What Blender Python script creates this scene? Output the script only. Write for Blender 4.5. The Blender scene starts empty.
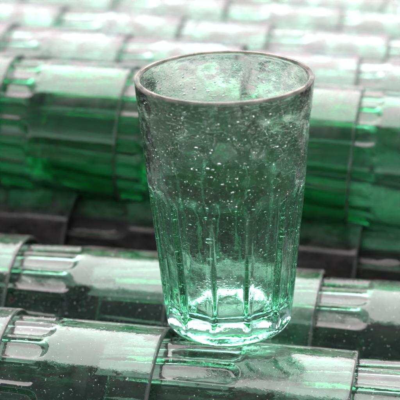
import bpy, math, random
from mathutils import Vector, Matrix, noise

random.seed(7)
R = math.radians
scene = bpy.context.scene
COL = scene.collection

# ------------------------------------------------------------------ render
scene.render.engine = 'CYCLES'
cy = scene.cycles
cy.use_denoising = True
try:
    cy.denoiser = 'OPENIMAGEDENOISE'
    cy.denoising_input_passes = 'RGB_ALBEDO_NORMAL'
    cy.denoising_prefilter = 'ACCURATE'
except Exception:
    pass
cy.max_bounces = 26
cy.transmission_bounces = 26
cy.glossy_bounces = 8
cy.diffuse_bounces = 3
cy.volume_bounces = 0
cy.transparent_max_bounces = 4
cy.caustics_reflective = True
cy.caustics_refractive = True
cy.blur_glossy = 0.3
cy.sample_clamp_indirect = 14.0
cy.sample_clamp_direct = 0.0
cy.use_adaptive_sampling = True
cy.adaptive_threshold = 0.03
cy.adaptive_min_samples = 64
cy.time_limit = 1000
vs = scene.view_settings
vs.view_transform = 'Standard'
vs.look = 'None'
vs.gamma = 1.0
vs.use_curve_mapping = False
vs.exposure = 2.38

# ------------------------------------------------------------------ light
SUN_EL, SUN_AZ = R(64), R(3)     # high, a little behind the heap
w = bpy.data.worlds.new("World")
scene.world = w
w.use_nodes = True
nt = w.node_tree
nt.nodes.clear()
sky = nt.nodes.new('ShaderNodeTexSky')
sky.sky_type = 'NISHITA'
sky.sun_disc = False
sky.sun_elevation = SUN_EL
sky.sun_rotation = SUN_AZ
sky.altitude = 1500
sky.air_density = 0.35
sky.dust_density = 0.25
sky.ozone_density = 0.5
hsv = nt.nodes.new('ShaderNodeHueSaturation')
hsv.inputs['Saturation'].default_value = 0.22
bg = nt.nodes.new('ShaderNodeBackground')
bg.inputs['Strength'].default_value = 0.05
out = nt.nodes.new('ShaderNodeOutputWorld')
nt.links.new(sky.outputs[0], hsv.inputs['Color'])
nt.links.new(hsv.outputs[0], bg.inputs['Color'])
nt.links.new(bg.outputs[0], out.inputs['Surface'])

sl = bpy.data.lights.new('sun', 'SUN')
sl.energy = 1.5
sl.angle = R(76)                   # overcast: the sun is a broad bright patch of cloud
sl.color = (1.0, 0.94, 0.95)
so = bpy.data.objects.new('sun', sl)
COL.objects.link(so)
d = Vector((math.sin(SUN_AZ) * math.cos(SUN_EL), math.cos(SUN_AZ) * math.cos(SUN_EL), math.sin(SUN_EL)))
so.rotation_euler = d.to_track_quat('Z', 'Y').to_euler()
so.location = d * 3

# ------------------------------------------------------------------ camera
cam = bpy.data.cameras.new('camera')
co = bpy.data.objects.new('camera', cam)
COL.objects.link(co)
scene.camera = co
cam.sensor_width = 36.0
cam.lens = 36.0 * 1500 / 400
cam.clip_start = 0.05
cam.clip_end = 100
PITCH = R(21.7)
co.location = (-.0165, -.647, .3198)
# the photographer held the camera a little askew
co.rotation_euler = (Matrix.Rotation(math.pi / 2 - PITCH, 3, 'X') @ Matrix.Rotation(.045, 3, 'Z')).to_euler()
cam.dof.use_dof = True
cam.dof.focus_distance = 0.685
cam.dof.aperture_fstop = 11.0
cam.dof.aperture_blades = 7

# ------------------------------------------------------------------ materials
def nodes(name):
    m = bpy.data.materials.new(name)
    m.use_nodes = True
    t = m.node_tree
    t.nodes.clear()
    return m, t

def N(t, typ, **kw):
    n = t.nodes.new(typ)
    for k, v in kw.items():
        if k.startswith('i_'):
            n.inputs[k[2:].replace('_', ' ')].default_value = v
        else:
            setattr(n, k, v)
    return n

def math_n(t, op, a, b=None, clamp=False):
    n = t.nodes.new('ShaderNodeMath')
    n.operation = op
    n.use_clamp = clamp
    for i, x in enumerate((a, b)):
        if x is None:
            continue
        if isinstance(x, (int, float)):
            n.inputs[i].default_value = x
        else:
            t.links.new(x, n.inputs[i])
    return n.outputs[0]

def ramp(t, fac, stops):
    n = t.nodes.new('ShaderNodeValToRGB')
    cr = n.color_ramp
    while len(cr.elements) < len(stops):
        cr.elements.new(0.5)
    for e, (p, c) in zip(cr.elements, stops):
        e.position = p
        e.color = (c, c, c, 1) if isinstance(c, (int, float)) else (*c, 1)
    t.links.new(fac, n.inputs[0])
    return n.outputs[0]

def glass_material(name, tint, bump_fine=0.0, bump_wave=0.0, chill_marks=False, dust=0.0, dirt=0.0, grain=70, spots=0.0, rough=0.0, film=0.0, haze=0.0, haze_color=(0.66, 0.63, 0.61), dust_color=(0.54, 0.455, 0.475)):
    """Hand-pressed recycled glass: clear surface, green in the thickness of the
    wall, uneven skin, dust and grime settled on it."""
    m, t = nodes(name)
    L = t.links.new
    tc = N(t, 'ShaderNodeTexCoord')
    oi = N(t, 'ShaderNodeObjectInfo')
    off = N(t, 'ShaderNodeVectorMath', operation='MULTIPLY_ADD')
    L(oi.outputs['Location'], off.inputs[0])
    off.inputs[1].default_value = (37.0, 53.0, 71.0)
    L(tc.outputs['Object'], off.inputs[2])
    vec = off.outputs[0]

    def noise_n(scale, detail=3.0, rough_=0.55, v=vec):
        n = N(t, 'ShaderNodeTexNoise')
        n.inputs['Scale'].default_value = scale
        n.inputs['Detail'].default_value = detail
        n.inputs['Roughness'].default_value = rough_
        L(v, n.inputs['Vector'])
        return n.outputs['Fac']

    g = N(t, 'ShaderNodeBsdfGlass')
    g.distribution = 'GGX'
    g.inputs['IOR'].default_value = 1.51
    g.inputs['Roughness'].default_value = rough
    hh = None
    def add(x):
        return x if hh is None else math_n(t, 'ADD', hh, x)
    if bump_wave:
        hh = add(math_n(t, 'MULTIPLY', noise_n(110, 1.0), bump_wave))
    if bump_fine:
        hh = add(math_n(t, 'MULTIPLY', noise_n(620, 2.0, 0.6), bump_fine))
    if chill_marks:                       # short horizontal chill marks in the skin
        sq = N(t, 'ShaderNodeMapping')
        sq.inputs['Scale'].default_value = (1, 1, 3.2)
        L(vec, sq.inputs['Vector'])
        cr = ramp(t, noise_n(330, 1.0, 0.6, sq.outputs[0]), [(0.0, 0.0), (0.60, 0.0), (0.68, 1.0), (1.0, 1.0)])
        hh = add(math_n(t, 'MULTIPLY', cr, bump_fine * 0.8))
    if hh is not None:
        bp = N(t, 'ShaderNodeBump')
        bp.inputs['Strength'].default_value = 1.0
        bp.inputs['Distance'].default_value = 1.0
        L(hh, bp.inputs['Height'])
        L(bp.outputs[0], g.inputs['Normal'])
    # light is tinted on every crossing or bounce inside the glass, not on the outer reflection
    geo = N(t, 'ShaderNodeNewGeometry')
    gc = N(t, 'ShaderNodeMix', data_type='RGBA')
    L(geo.outputs['Backfacing'], gc.inputs['Factor'])
    gc.inputs['A'].default_value = (1, 1, 1, 1)
    gc.inputs['B'].default_value = (*tint, 1)
    L(gc.outputs['Result'], g.inputs['Color'])
    surf = g.outputs[0]
    if film > 0:                          # shade put into the colour: dark grey-brown film with a dull sheen
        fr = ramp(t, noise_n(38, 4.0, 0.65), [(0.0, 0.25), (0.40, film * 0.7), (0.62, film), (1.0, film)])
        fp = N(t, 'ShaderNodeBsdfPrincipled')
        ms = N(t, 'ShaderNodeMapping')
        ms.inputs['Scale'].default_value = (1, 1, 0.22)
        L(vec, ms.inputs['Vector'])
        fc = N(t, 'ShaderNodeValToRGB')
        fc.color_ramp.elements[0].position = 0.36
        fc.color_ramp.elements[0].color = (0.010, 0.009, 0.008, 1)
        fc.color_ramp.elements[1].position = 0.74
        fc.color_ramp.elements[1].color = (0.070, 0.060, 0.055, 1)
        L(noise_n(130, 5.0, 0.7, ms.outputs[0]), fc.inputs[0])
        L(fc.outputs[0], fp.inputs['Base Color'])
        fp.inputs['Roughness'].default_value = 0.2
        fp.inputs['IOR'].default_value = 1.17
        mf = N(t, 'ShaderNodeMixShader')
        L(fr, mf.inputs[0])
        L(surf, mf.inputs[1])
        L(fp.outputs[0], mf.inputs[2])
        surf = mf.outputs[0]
    if dust > 0:
        sep = N(t, 'ShaderNodeSeparateXYZ')
        L(geo.outputs['Normal'], sep.inputs[0])
        up = ramp(t, sep.outputs['Z'], [(0.0, 0.0), (0.45, 0.0), (0.78, 0.35), (0.93, 1.0), (1.0, 1.0)])
        n1 = noise_n(grain, 6.0, 0.72)
        patch = ramp(t, n1, [(0.0, 0.0), (0.42, 0.05), (0.56, 0.75), (1.0, 1.0)])
        grime = ramp(t, n1, [(0.0, 1.0), (0.325, 1.0), (0.345, 0.0), (1.0, 0.0)])
        fac = math_n(t, 'ADD', math_n(t, 'MULTIPLY', math_n(t, 'MULTIPLY', up, patch), dust),
                     math_n(t, 'MULTIPLY', grime, dirt), True)
        df = N(t, 'ShaderNodeBsdfDiffuse')
        dc = N(t, 'ShaderNodeMix', data_type='RGBA')
        L(grime, dc.inputs['Factor'])
        dc.inputs['A'].default_value = (*dust_color, 1)
        dc.inputs['B'].default_value = (0.05, 0.042, 0.036, 1)
        L(dc.outputs['Result'], df.inputs['Color'])
        mx = N(t, 'ShaderNodeMixShader')
        L(fac, mx.inputs[0])
        L(surf, mx.inputs[1])
        L(df.outputs[0], mx.inputs[2])
        surf = mx.outputs[0]
    if haze > 0:                          # painted cream highlight on the standing rim, elsewhere thin dried water film
        hf = ramp(t, noise_n(120, 4.0, 0.65), [(0.0, haze * 0.3), (0.42, haze * 0.5), (0.60, haze * 1.4), (1.0, haze * 1.5)])
        hd = N(t, 'ShaderNodeBsdfDiffuse')
        hd.inputs['Color'].default_value = (*haze_color, 1)
        mh = N(t, 'ShaderNodeMixShader')
        L(hf, mh.inputs[0])
        L(surf, mh.inputs[1])
        L(hd.outputs[0], mh.inputs[2])
        surf = mh.outputs[0]
    if spots > 0:                         # pale specks of grit stuck to the skin
        sp = ramp(t, noise_n(620, 2.0, 0.6, vec), [(0.0, 0.0), (0.685, 0.0), (0.715, spots), (1.0, spots)])
        df = N(t, 'ShaderNodeBsdfDiffuse')
        df.inputs['Color'].default_value = (0.74, 0.76, 0.72, 1)
        mx = N(t, 'ShaderNodeMixShader')
        L(sp, mx.inputs[0])
        L(surf, mx.inputs[1])
        L(df.outputs[0], mx.inputs[2])
        surf = mx.outputs[0]
    o = N(t, 'ShaderNodeOutputMaterial')
    L(surf, o.inputs['Surface'])
    return m

M_STAND = {
    'rim': glass_material('rim_glass', (0.90, 0.97, 0.93), 0.00003, 0.00025, haze=0.21, haze_color=(0.88, 0.80, 0.68)),  # cream haze paints the lip's highlight into its colour
    'upper_band': glass_material('clear_green_glass', (0.93, 0.972, 0.945), 0.000028, 0.00028, True, spots=0.42, haze=0.006),
    'base': glass_material('thick_base_glass', (0.75, 0.945, 0.875), 0.00004, 0.00030),
}
M_STAND['fluted_wall'] = glass_material('fluted_green_glass', (0.67, 0.93, 0.81), 0.000028, 0.00022, True, spots=0.5, haze=0.015)
def row_set(name, tint, rim_tint, **kw):
    a = glass_material(name, tint, **kw)
    b = glass_material(name + '_rim', rim_tint, haze=0.07, haze_color=(0.70, 0.72, 0.69), **kw)   # scuffed lip
    return {'rim': b, 'upper_band': a, 'fluted_wall': a, 'base': a}
M_ROW = row_set('dusty_green_glass', (0.51, 0.73, 0.63), (0.84, 0.94, 0.90), bump_wave=0.00020, bump_fine=0.00005, dust=0.16, dirt=0.9, spots=0.5)
M_SHADE = row_set('shade_tinted_glass', (0.34, 0.46, 0.39), (0.45, 0.58, 0.50), dust=0.30, dirt=0.8, film=0.80)  # third-row shade put into tint and coating; dust also paints pale streak reflections
M_DEEP = row_set('deep_green_glass', (0.34, 0.73, 0.53), (0.52, 0.86, 0.70), dust=0.75, dust_color=(0.38, 0.315, 0.33), dirt=0.4)
M_FAR = row_set('pale_green_glass', (0.64, 0.83, 0.75), (0.70, 0.86, 0.79), dust=0.8, dust_color=(0.36, 0.30, 0.32), dirt=0.5)

def ground_material():
    m, t = nodes('dark_soil')
    L = t.links.new
    tc = N(t, 'ShaderNodeTexCoord')
    n = N(t, 'ShaderNodeTexNoise')
    n.inputs['Scale'].default_value = 45
    n.inputs['Detail'].default_value = 8
    n.inputs['Roughness'].default_value = 0.7
    L(tc.outputs['Object'], n.inputs['Vector'])
    mx = N(t, 'ShaderNodeMix', data_type='RGBA')
    mx.inputs['A'].default_value = (0.012, 0.012, 0.010, 1)
    mx.inputs['B'].default_value = (0.060, 0.058, 0.048, 1)
    L(n.outputs['Fac'], mx.inputs['Factor'])
    b = N(t, 'ShaderNodeBsdfPrincipled')
    b.inputs['Roughness'].default_value = 0.95
    L(mx.outputs['Result'], b.inputs['Base Color'])
    bp = N(t, 'ShaderNodeBump')
    bp.inputs['Distance'].default_value = 0.004
    L(n.outputs['Fac'], bp.inputs['Height'])
    L(bp.outputs[0], b.inputs['Normal'])
    o = N(t, 'ShaderNodeOutputMaterial')
    L(b.outputs[0], o.inputs['Surface'])
    return m
M_SOIL = ground_material()

# ------------------------------------------------------------------ tumbler mesh
def interp(tab, x):
    if x <= tab[0][0]:
        return tab[0][1]
    for (a, ra), (b, rb) in zip(tab, tab[1:]):
        if x <= b:
            k = (x - a) / (b - a)
            return ra + (rb - ra) * k
    return tab[-1][1]

def sstep(a, b, x):
    k = min(1, max(0, (x - a) / (b - a)))
    return k * k * (3 - 2 * k)

PARTS = ('base', 'fluted_wall', 'upper_band', 'rim')

def ico(level):
    import bmesh
    bm = bmesh.new()
    bmesh.ops.create_icosphere(bm, subdivisions=level, radius=1)
    v = [x.co.copy() for x in bm.verts]
    f = [tuple(y.index for y in x.verts) for x in bm.faces]
    bm.free()
    return v, f
ICO_V, ICO_F = ico(2)

def build_tumbler(name, H, outer, wall, floor, flute_d, seg, steps, seed, wob, bubbles, bub_r, soft=0.0030, foot_flute=0.45, arch_h=0.051, lip=0.8, lip_h=0.0042, rib=0.0, NF=12, fillet=0.006):
    """One closed glass body (outer skin, rolled rim, inner skin, floor, foot) cut at
    fixed heights into rim, upper band, fluted wall and base that share one smooth skin.
    outer: radius against distance below the rim.  Returns {part: mesh}."""
    rnd = random.Random(seed)
    sx, sy, sz = (rnd.uniform(-9, 9) for _ in range(3))
    Z_BASE, Z_BAND, Z_RIM = 0.0115, H - 0.0505, H - lip_h
    HW = 0.5 * 2 * math.pi / NF * 0.86

    def wobble(phi, z, k, off):
        c, s = math.cos(phi), math.sin(phi)
        return k * (noise.noise(Vector((c * 3.2 + sx + off, s * 3.2 + sy, z * 85 + sz)))
                    + 0.45 * noise.noise(Vector((c * 8 + sx, s * 8 + sy + off, z * 210 + sz))))

    def swell(z):                  # the ribs between the flutes stand a little proud
        return rib * (1 - sstep(H - arch_h - 0.015, H - arch_h + 0.007, z)) * sstep(0.002, 0.02, z)

    def flute(phi, z):
        q = (phi / (2 * math.pi / NF)) % 1.0 - 0.5
        dphi = abs(q) * 2 * math.pi / NF / HW           # 0 centre of the flute, 1 its edge
        if dphi >= 1.12:
            return 0.0
        arch = H - arch_h - 0.0065 * (1 - math.sqrt(max(0, 1 - min(1, dphi) ** 2)))
        top = 1 - sstep(arch - soft, arch + 0.0004, z)
        side = 1 - sstep(0.80, 1.12, dphi)
        fade = foot_flute + (1 - foot_flute) * sstep(0.005, 0.025, z)
        return flute_d * (0.72 + 0.28 * (1 - min(1, dphi) ** 2)) * top * side * fade

    r_foot = interp(outer, H - 0.004)
    rings = []          # (z, radius, kind)
    rings.append((0.0030, 0.0045, 'u'))
    rings.append((0.0029, 0.010, 'u'))
    rings.append((0.0022, r_foot - 0.0095, 'u'))
    rings.append((0.0006, r_foot - 0.0062, 'u'))
    rings.append((0.0000, r_foot - 0.0048, 'f'))
    rings.append((0.0003, r_foot - 0.0035, 'f'))
    rings.append((0.0011, r_foot - 0.0021, 'f'))
    rings.append((0.0022, r_foot - 0.0010, 'f'))
    rings.append((0.0037, r_foot - 0.0003, 'f'))
    z0 = 0.0050
    zs = [z0 + (H - 0.0016 - z0) * i / steps for i in range(steps + 1)]
    for zb in (Z_BASE, Z_BAND, Z_RIM):
        j = min(range(len(zs)), key=lambda i: abs(zs[i] - zb))
        zs[j] = zb
    for z in zs:
        rings.append((z, interp(outer, H - z), 'o'))
    ro, ri = outer[0][1], outer[0][1] - wall * lip
    mid, half = (ro + ri) / 2, (ro - ri) / 2
    for k in range(1, 6):
        a = math.pi * k / 6
        rings.append((H - 0.0016 + 0.0016 * math.sin(a), mid + half * math.cos(a), 'r'))
    fl = floor
    zi = [fl + fillet + (H - 0.0016 - fl - fillet) * i / steps for i in range(steps, -1, -1)]
    for zb in (Z_BAND, Z_RIM):
        j = min(range(len(zi)), key=lambda i: abs(zi[i] - zb))
        zi[j] = zb
    def wall_at(z):
        return wall * (lip + (1 - lip) * sstep(0, 0.012, H - z)) + 0.0006 * sstep(0.05, 0.10, H - z)
    for z in zi:
        rings.append((z, interp(outer, H - z) - wall_at(z), 'i'))
    rb = interp(outer, H - fl - fillet) - wall_at(fl + 0.006)
    for k in range(1, 6):
        a = math.pi / 2 * k / 5
        rings.append((fl + fillet * (1 - math.sin(a)), rb - fillet * (1 - math.cos(a)), 'i'))
    rings.append((fl + 0.0003, rb - fillet - 0.004, 'i'))
    rings.append((fl + 0.0006, rb * 0.3, 'i'))

    V, ring_z = [], []
    for (z, r, kind) in rings:
        ring_z.append((z, kind))
        for j in range(seg):
            phi = 2 * math.pi * j / seg
            rr, zz = r, z
            if kind in 'of':
                rr = r + swell(z) - flute(phi, z) + wobble(phi, z, wob * 0.5, 0)
            elif kind == 'i':
                rr = r + wobble(phi, z, wob, 4.0) * min(1, r / 0.015) - 0.25 * flute(phi, z)
            elif kind == 'r':
                rr = r + wobble(phi, z, wob * 0.5, 0)
                zz = z + wob * 0.8 * noise.noise(Vector((math.cos(phi) * 1.5 + sx, math.sin(phi) * 1.5, sz)))
            V.append(Vector((rr * math.cos(phi), rr * math.sin(phi), zz)))
    n = len(rings)
    bot = len(V); V.append(Vector((0, 0, 0.0031)))
    top = len(V); V.append(Vector((0, 0, fl + 0.0007)))
    F, P = [], []
    def part_of(z, kind):
        if kind in 'uf' or z < Z_BASE - 1e-6:
            return 'base'
        if z < Z_BAND - 1e-6:
            return 'fluted_wall'
        if z < Z_RIM - 1e-6:
            return 'upper_band'
        return 'rim'
    for i in range(n - 1):
        (za, ka), (zb, kb) = ring_z[i], ring_z[i + 1]
        zm = min(za, zb)
        p = part_of(zm, 'u' if ka in 'uf' else ka)
        if ka == 'i' or kb == 'i':
            p = part_of(max(zm, 0.0), kb) if zm >= fl + fillet - 0.0001 else 'base'
        for j in range(seg):
            k = (j + 1) % seg
            F.append((i * seg + j, i * seg + k, (i + 1) * seg + k, (i + 1) * seg + j))
            P.append(p)
    for j in range(seg):
        k = (j + 1) % seg
        F.append((bot, k, j)); P.append('base')
        F.append((top, (n - 1) * seg + j, (n - 1) * seg + k)); P.append('base')
    tmp = bpy.data.meshes.new('tmp')
    tmp.from_pydata(V, [], F)
    tmp.update()
    NRM = [Vector(x.normal) for x in tmp.vertices]
    bpy.data.meshes.remove(tmp)

    # seeds: air bubbles caught inside the wall (inward-facing little spheres)
    extra = {p: ([], [], []) for p in PARTS}
    for _ in range(bubbles):
        z = rnd.uniform(0.016, H - 0.007) if rnd.random() < 0.75 else rnd.uniform(H - 0.06, H - 0.007)
        phi = rnd.uniform(0, 2 * math.pi)
        br = bub_r * (0.35 + 0.9 * rnd.random() ** 3)
        ri_ = interp(outer, H - z) - wall_at(z)
        rc = ri_ + rnd.uniform(0.0008, 0.0012)
        st = 1 + 2.2 * rnd.random() ** 2
        sv = 1 + 0.5 * rnd.random()
        p = part_of(z, 'o')
        vv, ff, nn = extra[p]
        b0 = len(vv)
        er = Vector((math.cos(phi), math.sin(phi), 0)); et = Vector((-er.y, er.x, 0)); ez = Vector((0, 0, 1))
        br = min(br, 0.0007)
        for c in ICO_V:
            vv.append(er * (rc + c.x * br * 0.7) + et * (c.y * br * st) + ez * (z + c.z * br * sv))
            nn.append(-(er * (c.x / 0.7) + et * (c.y / st) + ez * (c.z / sv)).normalized())
        for f in ICO_F:
            ff.append(tuple(b0 + x for x in reversed(f)))
    out_ = {}
    for p in PARTS:
        idx, vs_, ns_, fs_ = {}, [], [], []
        for f, q in zip(F, P):
            if q != p:
                continue
            g = []
            for v in f:
                if v not in idx:
                    idx[v] = len(vs_); vs_.append(V[v]); ns_.append(NRM[v])
                g.append(idx[v])
            fs_.append(tuple(g))
        o = len(vs_)
        ev, ef, en = extra[p]
        vs_ += ev; ns_ += en
        fs_ += [tuple(o + x for x in f) for f in ef]
        me = bpy.data.meshes.new(p)
        me.from_pydata([tuple(v) for v in vs_], [], fs_)
        me.polygons.foreach_set('use_smooth', [True] * len(me.polygons))
        me.update()
        me.normals_split_custom_set_from_vertices([tuple(x) for x in ns_])
        out_[p] = me
    return out_

def make_tumbler(meshes, mat, label, group=None):
    root = bpy.data.objects.new('tumbler', None)
    COL.objects.link(root)
    root.empty_display_size = 0.02
    root['label'] = label
    root['category'] = 'glass tumbler'
    if group:
        root['group'] = group
    for p in PARTS:
        me = meshes[p]
        if not me.materials:
            me.materials.append(mat[p] if isinstance(mat, dict) else mat)
        o = bpy.data.objects.new(p, me)
        COL.objects.link(o)
        o.parent = root
    return root

def dup(root):
    r = root.copy()
    COL.objects.link(r)
    for ch in list(root.children):
        c = ch.copy()
        COL.objects.link(c)
        c.parent = r
    return r

# ------------------------------------------------------------------ the standing tumbler
H0 = 0.1236
OUT0 = [(0, .0407), (.004, .0404), (.03, .0381), (.051, .0362), (.08, .0334), (.105, .0311), (.118, .0300), (.13, .0300)]
stand_m = build_tumbler('standing', H0, OUT0, .0035, .0105, .0024, 288, 150, 3, .00022, 1900, .00031, soft=.010, foot_flute=.06, arch_h=.0445, lip=.76, lip_h=.0018, rib=.0007, fillet=.0095)
stand = make_tumbler(stand_m, M_STAND, 'pale green bubbly glass tumbler with fluted sides standing upright on the front row')
stand.location = (0.0, 0.0, 0.0)
stand.rotation_euler = (Matrix.Rotation(R(-3.8), 3, 'Y') @ Matrix.Rotation(R(107), 3, 'Z')).to_euler()

# ------------------------------------------------------------------ the nested rows
H1 = 0.122
OUT1 = [(0, .0400), (.004, .0397), (.05, .0381), (.08, .0360), (.105, .0325), (.118, .0305), (.13, .0305)]
VAR_ROW = [build_tumbler('row', H1, OUT1, .0032, .009, .0019, 180, 60, 20 + k, .00014, 160, .00038, NF=18, rib=.0004, lip_h=.0017) for k in range(3)]
VAR_FAR = [build_tumbler('far', H1, OUT1, .0032, .009, .0019, 144, 40, 60 + k, .00022, 0, .00038, NF=18, rib=.0004, lip_h=.0017) for k in range(2)]
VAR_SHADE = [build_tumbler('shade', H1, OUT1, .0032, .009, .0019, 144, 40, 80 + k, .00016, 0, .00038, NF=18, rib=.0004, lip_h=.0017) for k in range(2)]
VAR_DEEP = [build_tumbler('deep', H1, OUT1, .0032, .009, .0019, 180, 60, 40 + k, .00018, 60, .00038, NF=18, rib=.0004, lip_h=.0017) for k in range(2)]

TH = R(10)
AX = Vector((math.cos(TH), -math.sin(TH), 0))      # along a row, base to rim
PB = Vector((math.sin(TH), math.cos(TH), 0))       # from row to row, away from the camera
# row: offset across, height of the rim crest, material, rims along the row with labels
ROWS = [
 ('front row', -.0279, .003, 'row', [
   (-.0992, 'dusty green tumbler whose rim end alone shows at the left edge of the front row'),
   (-.0258, 'front row tumbler just left of the standing glass, white glare on its smooth band'),
   (.0640, 'front row tumbler the standing glass stands on, its rim near the bottom right'),
   (.1467, 'dirt-streaked tumbler in the bottom right corner, only its fluted shoulder showing')]),
 ('second row', .0587, .003, 'row', [
   (-.1203, 'grey-white dusty tumbler rim cut by the left edge in the second row'),
   (-.0367, 'fluted green tumbler lying in the second row directly left of the standing glass'),
   (.0379, 'tumbler lying in the second row behind the standing glass, pale rim showing to its right'),
   (.1153, 'dark green fluted tumbler at the right end of the second row')]),
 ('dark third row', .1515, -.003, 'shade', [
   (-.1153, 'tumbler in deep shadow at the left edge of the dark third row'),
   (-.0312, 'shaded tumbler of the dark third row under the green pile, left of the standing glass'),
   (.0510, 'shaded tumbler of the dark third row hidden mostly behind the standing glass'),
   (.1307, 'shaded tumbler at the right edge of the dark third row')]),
 ('bright green row', .1629, .072, 'deep', [
   (-.1573, 'deep green tumbler rim at the left edge of the bright green row behind'),
   (-.0874, 'deep green tumbler with lit flutes in the bright green row, left of the standing glass'),
   (-.0212, 'deep green tumbler in the bright green row seen through the standing glass'),
   (.0434, 'deep green tumbler in the bright green row just right of the standing glass rim'),
   (.1081, 'deep green tumbler cut by the right edge in the bright green row')]),
 ('first blurred row', .2439, .0677, 'far', None),
 ('second blurred row', .3249, .0602, 'far', None),
 ('third blurred row', .4059, .0553, 'far', None),
 ('farthest blurred row', .4869, .0479, 'far', None),
]
FAR_RIMS = [
 [-.1835, -.1127, -.0364, .0384, .1071],
 [-.1692, -.0954, -.0253, .0439, .1116],
 [-.2259, -.1494, -.0710, .0036, .0751],
 [-.2092, -.1282, -.0489, .0287, .1046],
]
FAR_WORDS = ['at the left edge', 'second from the left', 'in the middle', 'second from the right', 'at the right edge']
FAR_ROW = ['first pale row behind the bright green row', 'second pale row behind the bright green row',
           'third pale row behind the bright green row', 'farthest pale row at the top']
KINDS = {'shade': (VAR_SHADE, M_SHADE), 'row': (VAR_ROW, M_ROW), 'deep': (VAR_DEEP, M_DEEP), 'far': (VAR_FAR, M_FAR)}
protos = {}
rnd = random.Random(11)
fi = 0
for name, u, zc, kind, items in ROWS:
    if items is None:
        items = [(s, 'blurred tumbler ' + wd + (' in the ' if 'from' in wd else ' of the ') + FAR_ROW[fi]) for s, wd in zip(FAR_RIMS[fi], FAR_WORDS)]
        fi += 1
    for i, (s, label) in enumerate(items):
        vm, mat = KINDS[kind]
        k = rnd.randrange(len(vm))
        if (kind, k) not in protos:
            root = make_tumbler(vm[k], mat, label)
            protos[(kind, k)] = root
        else:
            root = dup(protos[(kind, k)])
        root['label'] = label
        root['group'] = 'tumblers nested end to end in the ' + name
        if kind == 'far':
            s += rnd.uniform(-.006, .006)
        wild = 3.0 if kind == 'far' else 1.0
        axis = (AX + PB * rnd.uniform(-.006, .006) * wild + Vector((0, 0, rnd.uniform(-.006, .004) * wild))).normalized()
        q = axis.to_track_quat('Z', 'Y')
        rot = q.to_matrix().to_4x4() @ Matrix.Rotation(rnd.uniform(0, 2 * math.pi), 4, 'Z')
        rim_c = AX * s + PB * u + Vector((0, 0, zc - .040))
        root.matrix_world = Matrix.Translation(rim_c - axis * H1) @ rot

# ------------------------------------------------------------------ ground (dark soil with a bank under the rear rows)
def ground():
    us = [-6, -2, -.6, -.3, -.15, -.05, .05, .12, .17, .1945, .1960, .24, .32, .40, .48, .56, .7, 1.0, 2, 6]
    def zz(u):
        if u <= .1946:
            return -.0835
        return interp([(.1960, -.0095), (.2439, -.0155), (.3195, -.0225), (.4005, -.0285), (.4815, -.037), (.7, -.06), (1.0, -.0835)], u)
    ss = [-6, -2, -.8] + [-.5 + i * .05 for i in range(21)] + [.8, 2, 6]
    V = [tuple(AX * s + PB * u + Vector((0, 0, zz(u)))) for u in us for s in ss]
    m = len(ss)
    F = [(i * m + j, i * m + j + 1, (i + 1) * m + j + 1, (i + 1) * m + j) for i in range(len(us) - 1) for j in range(m - 1)]
    me = bpy.data.meshes.new('ground')
    me.from_pydata(V, [], F)
    me.materials.append(M_SOIL)
    me.update()
    o = bpy.data.objects.new('ground', me)
    COL.objects.link(o)
    o['kind'] = 'structure'
    o['label'] = 'dark soil under the heap of tumblers'
ground()
